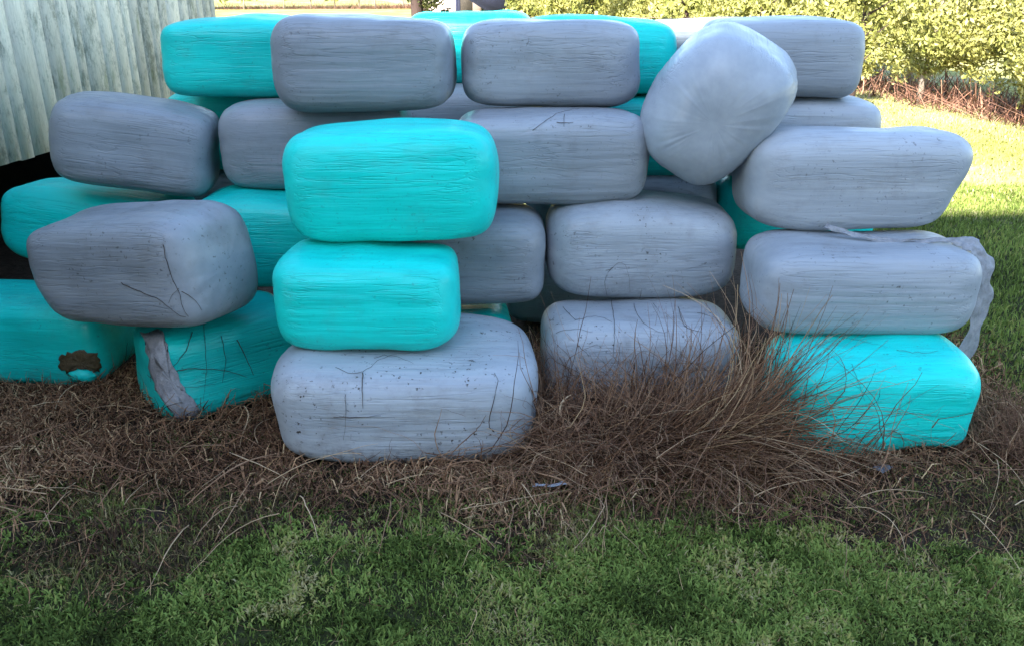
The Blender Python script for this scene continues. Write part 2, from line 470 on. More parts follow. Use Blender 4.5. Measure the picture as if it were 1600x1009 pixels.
BL = [
 # bottom row
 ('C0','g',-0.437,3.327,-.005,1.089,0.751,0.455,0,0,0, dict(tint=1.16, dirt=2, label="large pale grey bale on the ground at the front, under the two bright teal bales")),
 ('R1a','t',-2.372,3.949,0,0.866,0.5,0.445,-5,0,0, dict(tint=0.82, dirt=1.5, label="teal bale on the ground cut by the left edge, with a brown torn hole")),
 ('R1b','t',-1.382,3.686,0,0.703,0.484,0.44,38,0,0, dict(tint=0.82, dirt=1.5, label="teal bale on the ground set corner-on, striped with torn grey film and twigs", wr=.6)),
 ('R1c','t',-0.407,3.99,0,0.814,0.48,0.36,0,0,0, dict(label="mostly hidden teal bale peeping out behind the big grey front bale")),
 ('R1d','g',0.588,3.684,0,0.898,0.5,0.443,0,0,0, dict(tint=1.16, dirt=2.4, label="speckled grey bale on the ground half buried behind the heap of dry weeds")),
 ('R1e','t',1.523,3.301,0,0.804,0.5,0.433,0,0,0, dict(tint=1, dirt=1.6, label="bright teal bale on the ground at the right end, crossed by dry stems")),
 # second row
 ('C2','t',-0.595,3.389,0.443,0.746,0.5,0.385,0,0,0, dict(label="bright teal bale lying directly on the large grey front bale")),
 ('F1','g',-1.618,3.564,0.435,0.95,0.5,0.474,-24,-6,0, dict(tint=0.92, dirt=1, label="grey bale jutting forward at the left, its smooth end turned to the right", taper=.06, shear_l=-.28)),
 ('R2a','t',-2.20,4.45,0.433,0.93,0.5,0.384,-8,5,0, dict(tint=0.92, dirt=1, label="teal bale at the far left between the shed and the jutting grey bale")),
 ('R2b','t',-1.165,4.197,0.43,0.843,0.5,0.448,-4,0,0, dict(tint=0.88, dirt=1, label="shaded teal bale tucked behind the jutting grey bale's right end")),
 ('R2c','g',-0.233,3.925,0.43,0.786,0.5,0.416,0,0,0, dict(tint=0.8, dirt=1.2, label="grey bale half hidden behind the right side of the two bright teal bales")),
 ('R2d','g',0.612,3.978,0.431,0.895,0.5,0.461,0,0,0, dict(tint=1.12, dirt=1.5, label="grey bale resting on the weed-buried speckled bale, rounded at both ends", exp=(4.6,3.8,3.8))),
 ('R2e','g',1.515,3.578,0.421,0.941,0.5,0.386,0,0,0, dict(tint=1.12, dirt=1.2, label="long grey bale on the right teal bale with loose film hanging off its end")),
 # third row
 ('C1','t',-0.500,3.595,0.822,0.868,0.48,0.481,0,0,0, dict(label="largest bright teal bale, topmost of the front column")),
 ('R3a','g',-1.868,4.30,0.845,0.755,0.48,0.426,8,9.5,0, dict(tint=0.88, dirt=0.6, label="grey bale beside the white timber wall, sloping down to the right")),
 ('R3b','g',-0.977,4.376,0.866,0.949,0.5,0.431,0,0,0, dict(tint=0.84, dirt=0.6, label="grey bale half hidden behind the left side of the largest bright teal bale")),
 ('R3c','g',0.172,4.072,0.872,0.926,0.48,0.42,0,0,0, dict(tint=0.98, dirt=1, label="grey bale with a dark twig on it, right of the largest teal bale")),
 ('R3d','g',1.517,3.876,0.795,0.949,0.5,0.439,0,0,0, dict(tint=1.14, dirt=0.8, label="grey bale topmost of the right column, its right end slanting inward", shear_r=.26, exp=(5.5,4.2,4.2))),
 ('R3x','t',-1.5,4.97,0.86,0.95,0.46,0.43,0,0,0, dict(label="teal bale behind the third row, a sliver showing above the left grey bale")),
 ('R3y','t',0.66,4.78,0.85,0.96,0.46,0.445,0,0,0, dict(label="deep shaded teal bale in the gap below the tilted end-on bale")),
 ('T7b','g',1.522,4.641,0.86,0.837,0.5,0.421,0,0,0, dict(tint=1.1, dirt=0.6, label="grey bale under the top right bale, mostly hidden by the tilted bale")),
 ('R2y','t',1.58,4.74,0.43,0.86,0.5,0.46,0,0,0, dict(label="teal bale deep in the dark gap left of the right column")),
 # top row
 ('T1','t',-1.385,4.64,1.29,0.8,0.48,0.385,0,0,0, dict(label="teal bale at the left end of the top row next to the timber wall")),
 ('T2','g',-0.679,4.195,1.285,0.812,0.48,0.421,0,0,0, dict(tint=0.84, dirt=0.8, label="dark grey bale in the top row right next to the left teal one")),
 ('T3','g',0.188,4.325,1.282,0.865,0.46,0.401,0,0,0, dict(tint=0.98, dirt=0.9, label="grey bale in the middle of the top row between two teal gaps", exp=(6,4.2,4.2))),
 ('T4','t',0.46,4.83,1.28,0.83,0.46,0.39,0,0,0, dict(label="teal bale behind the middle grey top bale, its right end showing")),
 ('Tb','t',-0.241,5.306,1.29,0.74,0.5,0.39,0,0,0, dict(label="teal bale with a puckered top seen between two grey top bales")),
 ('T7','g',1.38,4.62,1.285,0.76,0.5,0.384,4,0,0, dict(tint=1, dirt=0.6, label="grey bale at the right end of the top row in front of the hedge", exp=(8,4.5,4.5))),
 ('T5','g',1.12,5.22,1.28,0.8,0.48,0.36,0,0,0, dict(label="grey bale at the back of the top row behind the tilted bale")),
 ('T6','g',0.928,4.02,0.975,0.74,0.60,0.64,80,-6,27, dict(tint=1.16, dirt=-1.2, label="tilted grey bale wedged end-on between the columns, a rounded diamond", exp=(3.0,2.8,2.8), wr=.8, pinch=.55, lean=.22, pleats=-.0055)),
 # hidden bales that carry the back of the pile
 ('S1','g',-1.5,4.97,0.43,0.9,0.46,0.43,0,0,0, dict(label="grey bale inside the pile's back row carrying the upper bales")),
 ('S2','g',-0.3,5.2,0.86,0.9,0.46,0.43,0,0,0, dict(label="grey bale inside the pile's back row carrying the upper bales")), ('S3','g',0.62,4.74,0.43,1.06,0.46,0.45,0,0,0, dict(label="grey bale inside the pile's back row carrying the upper bales")),
 ('S5','g',1.12,5.28,0.43,0.9,0.46,0.45,0,0,0, dict(label="grey bale inside the pile's back row carrying the upper bales")),
 ('S6','g',-0.42,4.76,0.43,0.9,0.46,0.45,0,0,0, dict(label="grey bale inside the pile's back row carrying the upper bales")),
 ('S4','g',0.40,4.72,0.0,0.9,0.46,0.43,0,0,0, dict(label="grey bale inside the pile's back row carrying the upper bales")),
]
for b in BL:
    make_bale(*b[:11], **b[11])


def bvh_of(key):
    b = BALES[key]; me = b["o"].data; mw = b["o"].matrix_world
    return BVHTree.FromPolygons([mw @ v.co for v in me.vertices], [tuple(p.vertices) for p in me.polygons])


_bv = {}
def hit(key, X, Y):
    if key not in _bv: _bv[key] = bvh_of(key)
    o, d = px_ray(X, Y)
    loc, n, i, dist = _bv[key].ray_cast(o, d)
    return loc, n


# --- torn pieces of film lying on bales (real patches on the surface)
def patch(key, outline, name, mat, lift=.004, bulge=0.0, rings=7, ruffle=0.0, thick=.0025, jit=3.0):
    b = BALES[key]; o = b["o"]
    cx = sum(p[0] for p in outline) / len(outline); cy = sum(p[1] for p in outline) / len(outline)
    # densify outline
    pts = []
    for i, p in enumerate(outline):
        q = outline[(i + 1) % len(outline)]
        for k in range(4):
            t = k / 4; pts.append((p[0] + (q[0] - p[0]) * t + random.uniform(-jit, jit), p[1] + (q[1] - p[1]) * t + random.uniform(-jit, jit)))
    V = []; n = len(pts)
    loc, nn = hit(key, cx, cy)
    if loc is None: return None
    V.append(loc + nn * (lift + bulge))
    inv = o.matrix_world.inverted()
    last = loc
    for r in range(1, rings + 1):
        for (X, Y) in pts:
            s = r / rings
            l, m = hit(key, cx + (X - cx) * s, cy + (Y - cy) * s)
            if l is None: l, m = last, nn
            last = l
            V.append(l + m * (lift + bulge * (1 - s * s) + random.uniform(0, ruffle)))
    V = [inv @ v for v in V]
    tr = [(0, 1 + j, 1 + (j + 1) % n) for j in range(n)]
    qd = [(1 + r * n + j, 1 + (r + 1) * n + j, 1 + (r + 1) * n + (j + 1) % n, 1 + r * n + (j + 1) % n) for r in range(rings - 1) for j in range(n)]
    p = np_mesh(name, [tuple(v) for v in V], [np.array(tr)[:, ::-1], np.array(qd)[:, ::-1]], mat, o, None, True)
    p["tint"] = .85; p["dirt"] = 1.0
    md = p.modifiers.new("thick", "SOLIDIFY"); md.thickness = thick; md.offset = 1
    return p


p = patch('R1a', [(93, 572), (97, 556), (112, 548), (133, 547), (152, 553), (157, 568), (153, 581), (140, 577), (120, 574), (104, 580)], "torn_hole", M["silage"], .003, .0, 6, .006)
tag(p, "brown silage showing through a torn hole")
p = patch('R1a', [(108, 581), (122, 575), (140, 577), (152, 583), (150, 592), (130, 594), (112, 591)], "film_flap", M["teal"], .006, .022, 6, .002, jit=.8)
p = patch('R1b', [(222, 520), (252, 517), (262, 545), (274, 575), (290, 612), (312, 640), (300, 662), (280, 655), (262, 635), (244, 605), (236, 575)], "torn_film", M["torn_grey"], .003, .001, 9, .0035)
tag(p, "crumpled grey film torn away from the teal layer")

# --- loose film band hanging off the end of the right grey bale
def ribbon(name, path, widths, mat, parent, thick=.003, crumple=.006):
    V = []; n = len(path); K = 7
    inv = parent.matrix_world.inverted()
    for i, (p, wv) in enumerate(zip(path, widths)):
        for k in range(K):
            s = k / (K - 1) - .5
            q = Vector(p) + Vector(wv) * s
            q += Vector((random.uniform(-1, 1), random.uniform(-1, 1), random.uniform(-1, 1))) * crumple
            V.append(tuple(inv @ q))
    F_ = [(i * K + k, i * K + k + 1, (i + 1) * K + k + 1, (i + 1) * K + k) for i in range(n - 1) for k in range(K - 1)]
    o = np_mesh(name, V, [np.array(F_)], mat, parent, None, True)
    sd = o.modifiers.new("sub", "SUBSURF"); sd.levels = 1; sd.render_levels = 1
    so = o.modifiers.new("thick", "SOLIDIFY"); so.thickness = thick
    return o


def smooth_path(keys, n):
    keys = [Vector(k) for k in keys]; out = []
    m = len(keys) - 1
    for i in range(n):
        t = i / (n - 1) * m; k = min(int(t), m - 1); f = t - k
        p0, p1, p2, p3 = keys[max(k - 1, 0)], keys[k], keys[k + 1], keys[min(k + 2, m)]
        out.append(.5 * ((2 * p1) + (p2 - p0) * f + (2 * p0 - 5 * p1 + 4 * p2 - p3) * f * f + (3 * p1 - p0 - 3 * p2 + p3) * f ** 3))
    return out


b = BALES['R2e']['o']
pa = smooth_path([(1.37, 3.615, .86), (1.52, 3.56, .822), (1.75, 3.52, .815), (1.90, 3.48, .826), (1.955, 3.44, .80), (2.0, 3.41, .70), (1.995, 3.39, .52), (1.955, 3.38, .30)], 46)
wd = []
for i in range(46):
    t = i / 45
    a = Vector((.012, .02, .012)) if t < .42 else Vector((.085, .03, .0))
    if .40 < t < .56: a = Vector((.06, .05, .03))
    wd.append(a * (1 + .25 * math.sin(i * .9)))
ribbon("loose_film", pa, wd, M["loose_grey"], b, .0012, .010)

# ------------------------------------------------------------------ strands
def push_out(P, margin=.004):
    for b in BALES.values():
        q = (P - b["c"]) @ b["R"]
        ok = np.all(np.abs(q) < b["half"] + .02, axis=1)
        if not ok.any(): continue
        qq = q[ok] / (b["half"] + margin)
        v = (np.abs(qq) ** b["e"]).sum(1)
        ins = v < 1
        if not ins.any(): continue
        s = np.ones(len(qq)); s[ins] = np.maximum(v[ins], 1e-3) ** (-1 / b["e"][1])
        qq = qq * s[:, None] * (b["half"] + margin)
        P[ok] = qq @ b["R"].T + b["c"]
    return P


def strands(name, P0, D0, L, rad, mat, curl=.3, grav=.15, segs=6, tone=None, flat=1.0, collide=True, fray=None):
    n = len(P0); R = RNG
    P = P0.copy(); D = D0 / np.linalg.norm(D0, axis=1)[:, None]
    rings = []; step = (L / segs)[:, None]
    bend = R.normal(0, 1, (n, 3)) * curl * .5
    paths = [P.copy()]
    for s in range(segs):
        D = D + bend + R.normal(0, 1, (n, 3)) * curl * .4
        D[:, 2] -= grav if np.isscalar(grav) else grav
        D /= np.linalg.norm(D, axis=1)[:, None]
        P = P + D * step
        gz = ground_z(P[:, 0], P[:, 1]) + .004
        low = P[:, 2] < gz
        P[low, 2] = gz[low]; D[low, 2] = np.abs(D[low, 2]) * .25
        if collide: P = push_out(P.copy())
        paths.append(P.copy())
    V = np.zeros((n, segs + 1, 3, 3), dtype=np.float32)
    for s in range(segs + 1):
        t = paths[min(s + 1, segs)] - paths[max(s - 1, 0)]
        t /= np.maximum(np.linalg.norm(t, axis=1), 1e-9)[:, None]
        a = np.cross(t, np.array([.31, .42, .85])); a /= np.maximum(np.linalg.norm(a, axis=1), 1e-9)[:, None]
        bb = np.cross(t, a)
        r = (rad * (1 - .75 * (s / segs) ** 1.5))[:, None]
        for k in range(3):
            w = 2 * math.pi * k / 3
            V[:, s, k] = paths[s] + (a * math.cos(w) + bb * math.sin(w) * flat) * r
    base = (np.arange(n) * (segs + 1) * 3)[:, None, None]
    s_ = (np.arange(segs) * 3)[None, :, None]; k_ = np.arange(3)[None, None, :]; k2 = (k_ + 1) % 3
    q = np.stack([base + s_ + k_, base + s_ + k2, base + s_ + 3 + k2, base + s_ + 3 + k_], -1).reshape(-1, 4)
    tn = tone if tone is not None else R.random(n)
    return np_mesh(name, V.reshape(-1, 3), [q], mat, None, np.repeat(tn, (segs + 1) * 3), True)


def rand_dirs(n, up=(0, .4)):
    az = RNG.random(n) * 2 * math.pi
    el = RNG.uniform(up[0], up[1], n)
    return np.stack([np.cos(az) * np.cos(el), np.sin(az) * np.cos(el), np.sin(el)], 1)


def dry_amount(x, y):
    """0..1: how far the turf here is smothered by dead straw"""
    edge = 2.46 + .34 * (noise2(x, y, 1.3, 21) - .5) + .30 * (noise2(x, y, 4.0, 22) - .5) + .22 * (noise2(x, y, 11.0, 23) - .5) - .42 * sstep(-.75, -1.35, x) + .07 * sstep(.6, 1.4, x)
    a = sstep(edge - .07, edge + .12, y) * sstep(2.35, 2.05, x - .18 * (y - 3))
    return a


def inside_bale(x, y, z=.06):
    P = np.stack([x, y, np.full_like(x, z)], 1); r = np.zeros(len(x), bool)
    for b in BALES.values():
        q = ((P - b["c"]) @ b["R"]) / b["half"]
        r |= (np.abs(q) ** b["e"]).sum(1) < .9
    return r


# straw litter lying over the bare strip in front of the bales
N = 40000
x = RNG.uniform(-2.9, 2.7, N); y = RNG.uniform(1.95, 4.2, N)
keep = (RNG.random(N) < dry_amount(x, y) * (.22 + .78 * sstep(2.72, 3.05, y + .35 * (noise2(x, y, 2.0, 35) - .5))) + .03) & ~inside_bale(x, y)
x, y = x[keep], y[keep]; n = len(x)
lift = (.015 + .11 * noise2(x, y, 2.5, 31) ** 1.5) * sstep(2.55, 2.95, y) + .012
P0 = np.stack([x, y, ground_z(x, y) + RNG.random(n) * lift], 1)
tn = np.clip(RNG.normal(.46, .27, n) + .25 * (noise2(x, y, 3, 33) - .5), 0, 1)
o = strands("straw_litter", P0, rand_dirs(n, (-.1, .7)), RNG.uniform(.04, .17, n), RNG.uniform(.0009, .0036, n) * (.8 + .5 * sstep(2.7, 3.0, y)), M["straw"], .6, .12, 6, tn, flat=.5)
tag(o, "tangled dead brown straw covering the soil in front of the bales", "dry straw", kind="stuff")

# bigger pale stalks scattered across the strip
N = 420
x = RNG.uniform(-2.8, 2.5, N); y = RNG.uniform(2.5, 3.5, N)
keep = (RNG.random(N) < dry_amount(x, y)) & ~inside_bale(x, y)
x, y = x[keep], y[keep]; n = len(x)
P0 = np.stack([x, y, ground_z(x, y) + .02 + RNG.random(n) * .09], 1)
o = strands("straw_stalks", P0, rand_dirs(n, (0, .6)), RNG.uniform(.10, .45, n), RNG.uniform(.0010, .0030, n), M["weed"], .15, .07, 8, RNG.uniform(.35, 1, n))
tag(o, "longer pale dead stalks strewn over the brown straw", "dry stalks", kind="stuff")

# matted flat dead blades between the stalks
N = 52000
x = RNG.uniform(-2.9, 2.7, N); y = RNG.uniform(2.3, 3.9, N)
hole = np.clip(1.05 - 1.0 * sstep(.50, .66, noise2(x, y, 2.1, 38) * .65 + noise2(x, y, 7, 39) * .35), 0, 1)
keep = (RNG.random(N) < hole * dry_amount(x, y) * (.06 + .94 * sstep(2.68, 3.0, y + .5 * (noise2(x, y, 2.4, 36) - .5)))) & ~inside_bale(x, y)
x, y = x[keep], y[keep]; n = len(x)
MAT = (x, y, (.006 + .085 * noise2(x, y, 2.5, 31) ** 1.5 * RNG.random(n) * sstep(2.55, 2.95, y)), np.clip(RNG.normal(.40, .24, n) + .55 * (noise2(x, y, 2.6, 37) - .5), 0, 1))

# big heap of dry weeds in front of the ground row
def fan(n, cx, cy, sx, sy, az, daz, el, del_, Lr, rr, curl, grav, tone, z=.03, segs=9):
    x = RNG.normal(cx, sx, n); y = np.clip(RNG.normal(cy, sy, n), 2.6, 3.5)
    k = ~inside_bale(x, y); x, y = x[k], y[k]; n = len(x)
    a = np.radians(RNG.normal(az, daz, n)); e = np.radians(np.clip(RNG.normal(el, del_, n), -5, 88))
    D = np.stack([np.cos(a) * np.cos(e), np.sin(a) * np.cos(e), np.sin(e)], 1)
    P0 = np.stack([x, y, ground_z(x, y) + RNG.random(n) * z], 1)
    return P0, D, RNG.uniform(*Lr, n), RNG.uniform(*rr, n), np.clip(RNG.normal(*tone, n), 0, 1)


groups = [
    fan(500, .50, 3.16, .30, .12, 60, 90, 30, 22, (.06, .22), (.004, .009), 0, 0, (.40, .24), .20),
    fan(1100, .48, 3.20, .30, .11, 60, 95, 32, 22, (.12, .40), (.0012, .0030), 0, 0, (.36, .24), .18),
    fan(420, .22, 3.20, .20, .12, 180, 90, 26, 22, (.12, .36), (.0012, .0030), 0, 0, (.40, .26), .12),
    fan(220, .55, 3.26, .30, .07, 90, 60, 70, 14, (.2, .46), (.0009, .0022), 0, 0, (.62, .2), .05),
    fan(300, .75, 2.98, .34, .12, -55, 50, 14, 14, (.2, .55), (.0014, .0036), 0, 0, (.58, .22), .10),
    fan(320, .30, 2.98, .50, .10, 0, 100, 10, 12, (.2, .60), (.0014, .0034), 0, 0, (.52, .24), .12),
]
for i in range(46):      # tufts: stems that share a root and lean the same way
    az = RNG.normal(45, 62); n_ = int(RNG.integers(10, 34))
    groups.append(fan(n_, RNG.normal(.55, .32), RNG.normal(3.12, .10), .025, .025, az, 22, RNG.uniform(6, 50), 13, (.22, .62), (.0013, .0040), 0, 0, (RNG.uniform(.22, .70), .16), .07))
groups.append(fan(420, .55, 3.06, .34, .10, 0, 35, 18, 14, (.25, .70), (.0014, .0038), 0, 0, (.50, .24), .22))
groups.append(fan(300, .60, 3.05, .34, .10, 180, 35, 20, 14, (.25, .60), (.0014, .0036), 0, 0, (.46, .24), .22))
n_loose = sum(len(g_[0]) for g_ in groups)
for i in range(17):      # the long sheaf thrown across the right teal bale
    groups.append(fan(20, .60 + RNG.normal(0, .14), 3.01 + RNG.normal(0, .03), .04, .015, RNG.normal(5, 8), 6, RNG.normal(31, 7), 6, (.50, .92), (.0018, .0046), 0, 0, (RNG.uniform(.28, .80), .17), .14))
for i in range(6):       # tighter bundle inside the sheaf
    groups.append(fan(26, .74 + RNG.normal(0, .06), 3.0 + RNG.normal(0, .012), .02, .008, RNG.normal(3, 3), 3, RNG.normal(34, 3), 3, (.62, .90), (.0020, .0048), 0, 0, (RNG.uniform(.35, .70), .14), .10))
P0 = np.concatenate([g_[0] for g_ in groups]); D0 = np.concatenate([g_[1] for g_ in groups]); LL = np.concatenate([g_[2] for g_ in groups]); RR = np.concatenate([g_[3] for g_ in groups]); TT = np.concatenate([g_[4] for g_ in groups])
GG = np.where(np.arange(len(P0)) < n_loose, .07, .022); CC = np.where(np.arange(len(P0)) < n_loose, .34, .20)[:, None]
m_ = RNG.choice(len(P0), 1500)
Pb = P0[m_] + D0[m_] / np.linalg.norm(D0[m_], axis=1)[:, None] * (LL[m_] * RNG.uniform(.15, .6, 1500))[:, None]
Pb[:, 2] = np.maximum(Pb[:, 2] - .02, .01); Pb = push_out(Pb, .012)
P0 = np.concatenate([P0, Pb]); D0 = np.concatenate([D0, D0[m_] + RNG.normal(0, .5, (1500, 3))]); LL = np.concatenate([LL, RNG.uniform(.04, .16, 1500)])
RR = np.concatenate([RR, RNG.uniform(.0008, .0018, 1500)]); TT = np.concatenate([TT, np.clip(TT[m_] + .12, 0, 1)])
GG = np.concatenate([GG, np.full(1500, .03)]); CC = np.concatenate([CC, np.full((1500, 1), .3)])
o = strands("dry_weed_heap", P0, D0, LL, RR, M["weed"], CC, GG, 9, TT, flat=.6)
tag(o, "heap of tall dry brown weeds fanning out between the grey front bale and right teal bale", "dry weeds", kind="stuff")

# dry tuft at the right end, beside the teal bale
P0, D0, LL, RR, TT = fan(900, 2.18, 3.15, .14, .16, 90, 120, 55, 22, (.10, .30), (.0010, .0020), 0, 0, (.45, .2), .05)
o = strands("dry_tuft", P0, D0, LL, RR, M["weed"], .22, .10, 7, TT)
tag(o, "low dry brown tuft at the right end of the right teal bale", "dry grass", kind="stuff")
P0, D0, LL, RR, TT = fan(260, .02, 3.52, .07, .05, 90, 120, 70, 12, (.2, .42), (.0010, .0020), 0, 0, (.6, .2), .05)
o = strands("dry_stems", P0, D0, LL, RR, M["weed"], .14, .03, 7, TT)
tag(o, "upright dry stems in the gap between the big grey front bale and speckled bale", "dry stems", kind="stuff")

# ------------------------------------------------------------------ grass blades
def blades(name, x, y, Lr, wr, mat, tone, lean=(.1, 1.1), label="", zoff=0.0):
    n = len(x)
    az = RNG.random(n) * 2 * math.pi; ln = RNG.uniform(*lean, n); L = RNG.uniform(*Lr, n); w = RNG.uniform(*wr, n)
    b = np.stack([x, y, ground_z(x, y) - .004 + zoff], 1)
    h = np.stack([np.cos(az), np.sin(az), np.zeros(n)], 1)
    s = np.stack([-np.sin(az), np.cos(az), np.zeros(n)], 1)
    tw = RNG.normal(0, .5, n)[:, None]
    s2 = s * np.cos(tw) + np.array([0, 0, 1.]) * np.sin(tw)
    up = np.array([0, 0, 1.])
    m = b + (h * np.sin(ln * .5)[:, None] + up * np.cos(ln * .5)[:, None]) * (L * .55)[:, None]
    t = m + (h * np.sin(ln * 1.3)[:, None] + up * np.cos(ln * 1.3)[:, None]) * (L * .45)[:, None]
    W = w[:, None]
    V = np.stack([b - s * W * .5, b + s * W * .5, m - s2 * W * .45, m + s2 * W * .45, t], 1).reshape(-1, 3)
    k = (np.arange(n) * 5)[:, None]
    return np_mesh(name, V, [k + np.array([[0, 1, 3, 2]]), k + np.array([[2, 3, 4]])], mat, None, np.repeat(tone, 5), False)


def scatter(n, x0, x1, y0, y1): return RNG.uniform(x0, x1, n), RNG.uniform(y0, y1, n)


x, y, zo, tn = MAT
o = blades("matted_straw", x, y, (.03, .13), (.0025, .0075), M["straw"], tn, (1.0, 2.2), zoff=zo)
tag(o, "matted flat dead grass blades lying along the foot of the bales", "dry straw", kind="stuff")

x, y = scatter(230000, -2.4, 2.6, 1.75, 3.35)
inview = (np.abs(x) < .65 * y + .55)
d = dry_amount(x, y)
cl = noise2(x, y, 9, 41) * .6 + noise2(x, y, 2.2, 42) * .4
keep = inview & ~inside_bale(x, y) & (RNG.random(len(x)) < (1 - d * .93) * (.34 + 1.0 * sstep(.36, .58, cl)) + .06 * sstep(3.3, 2.7, y))
x, y, d, cl = x[keep], y[keep], d[keep], cl[keep]
tone = np.clip(.40 + .5 * (noise2(x, y, 3.2, 43) - .5) + .35 * (noise2(x, y, 14, 44) - .5) + RNG.normal(0, .19, len(x)) + .28 * d + .20 * (sstep(.58, .75, noise2(x, y, 1.7, 49))) + (RNG.random(len(x)) < .07) * .3, 0, 1)
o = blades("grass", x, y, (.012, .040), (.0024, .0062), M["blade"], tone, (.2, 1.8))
tag(o, "short green lawn grass in the shaded foreground", "grass", kind="stuff")

# broad leaved weeds and coarse tufts in the lawn
K = 22000
x, y = scatter(K, -2.4, 2.6, 1.75, 3.3)
d = dry_amount(x, y); cl = noise2(x, y, 5, 71) * .5 + noise2(x, y, 1.4, 72) * .5
keep = (np.abs(x) < .65 * y + .5) & ~inside_bale(x, y) & (RNG.random(K) < (1 - .93 * d) * sstep(.33, .60, cl) + .20 * d * sstep(.48, .62, cl))
x, y, d = x[keep], y[keep], d[keep]; k = RNG.integers(5, 11, len(x))
xr = np.repeat(x, k); yr = np.repeat(y, k)
base_t = np.clip(.50 + .7 * (noise2(x, y, 2.6, 73) - .5) + .6 * (noise2(x, y, 9, 74) - .5) + RNG.normal(0, .12, len(x)), 0, .95)
tone = np.clip(np.repeat(base_t, k) + RNG.normal(0, .08, len(xr)), 0, 1)
o = blades("lawn_weeds", xr + RNG.normal(0, .007, len(xr)), yr + RNG.normal(0, .007, len(xr)), (.014, .036), (.004, .0095), M["blade"], tone, (.5, 2.0), zoff=.008)
tag(o, "coarse broad leaved weeds among the foreground lawn grass", "weeds", kind="stuff")

# short dead and olive turf left between the straw
x, y = scatter(90000, -2.6, 2.7, 2.25, 3.6)
d = dry_amount(x, y); cl = noise2(x, y, 6, 45) * .5 + noise2(x, y, 1.9, 46) * .5
keep = ~inside_bale(x, y) & (RNG.random(len(x)) < d * sstep(.36, .66, cl) * (.10 + .90 * sstep(3.05, 2.75, y)))
x, y, cl = x[keep], y[keep], cl[keep]
tone = np.clip(RNG.normal(.42, .22, len(x)) + .9 * (noise2(x, y, 4, 48) - .5), 0, 1)
o = blades("dead_turf", x, y, (.02, .06), (.0025, .006), M["dead_blade"], tone, (.2, 1.8))
tag(o, "patchy olive and brown dying turf between the lawn and the straw", "turf", kind="stuff")

# shaded lawn right of the pile
x, y = scatter(95000, 1.7, 6.2, 2.9, 8.2)
keep = ~inside_bale(x, y) & (x < .70 * y + .7) & (dry_amount(x, y) < RNG.random(len(x)) * .9 + .05)
x, y = x[keep], y[keep]
tone = np.clip(.50 + .4 * (noise2(x, y, 2.2, 47) - .5) + RNG.normal(0, .16, len(x)), 0, 1)
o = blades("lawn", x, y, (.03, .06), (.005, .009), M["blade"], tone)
tag(o, "green lawn in shade right of the bale pile", "grass", kind="stuff")

# sunlit lawn beyond
x, y = scatter(60000, 1.5, 11, 7.4, 18)
keep = (x < .7 * y + 1) & (x + .237 * y < 10.2)
x, y = x[keep], y[keep]
tone = np.clip(.5 + .6 * (noise2(x, y, .9, 51) - .5) + RNG.normal(0, .18, len(x)), 0, 1)
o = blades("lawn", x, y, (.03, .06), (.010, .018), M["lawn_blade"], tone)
tag(o, "sunlit pale lawn between the pile and the hedge", "grass", kind="stuff")

# ------------------------------------------------------------------ vines and twigs lying on the bales
def vine(key, polys, label, r=.0022, tone=.4):
    mb = MB()
    for pl in polys:
        pts = []
        for i in range(len(pl) - 1):
            a, c = pl[i], pl[i + 1]
            steps = max(2, int(math.hypot(c[0] - a[0], c[1] - a[1]) / 6))
            pm, pq = pl[max(i - 1, 0)], pl[min(i + 2, len(pl) - 1)]
            for k in range(steps):
                t = k / steps
                cr = [.5 * (2 * a[e] + (c[e] - pm[e]) * t + (2 * pm[e] - 5 * a[e] + 4 * c[e] - pq[e]) * t * t + (3 * a[e] - pm[e] - 3 * c[e] + pq[e]) * t ** 3) for e in (0, 1)]
                X = cr[0] + random.uniform(-.8, .8); Y = cr[1] + random.uniform(-.8, .8)
                l, n = hit(key, X, Y)
                if l is not None: pts.append(tuple(l + n * (r * 1.05 + random.uniform(0, .004))))
        if len(pts) > 2:
            rr_ = r * random.uniform(.35, .8)
            mb.tube(pts, [rr_ * (1 - .6 * i / len(pts)) for i in range(len(pts))], 6, tone + random.uniform(-.2, .2))
    if mb.v:
        o = mb.build("dry_vine", M["vine"], None, True)
        tag(o, label, "dry vine", "dark dry vines clinging to the bales")


vine('F1', [[(255, 382), (262, 410), (272, 440), (280, 455), (286, 480), (298, 500)], [(280, 450), (268, 465), (262, 480)], [(190, 442), (220, 455), (250, 468), (275, 488), (295, 497)], [(285, 455), (305, 470), (318, 490)]], "branching dark vine on the corner of the jutting grey bale")
vine('R1b', [[(318, 505), (320, 540), (322, 580), (318, 620), (322, 640)], [(235, 520), (236, 560), (238, 600)], [(232, 585), (260, 600), (300, 604), (340, 598)], [(270, 580), (300, 575), (350, 578), (390, 590)], [(345, 525), (352, 560), (346, 600)], [(300, 520), (290, 548), (268, 575)], [(370, 530), (385, 560), (398, 590)]], "net of dark twigs over the corner-on teal bale", .0026)
vine('C0', [[(525, 575), (545, 583), (568, 581), (590, 565), (615, 555), (645, 552)], [(567, 582), (566, 610), (568, 640)], [(540, 615), (541, 650), (537, 690)], [(522, 650), (560, 651), (600, 648)], [(585, 560), (600, 556), (625, 560), (650, 570)]], "curved dark twig on the large grey front bale", .0026, .3)
vine('R3c', [[(832, 205), (850, 192), (870, 180), (890, 173), (910, 172)], [(882, 180), (882, 205)], [(870, 193), (900, 193)]], "short dark twig on the grey bale right of the largest teal bale", .0024, .2)
vine('R2d', [[(950, 465), (945, 440), (955, 420), (972, 410), (982, 430), (985, 460)], [(1000, 465), (1003, 445)], [(958, 418), (940, 425)]], "thin looping stem on the rounded grey bale", .0018, .5)
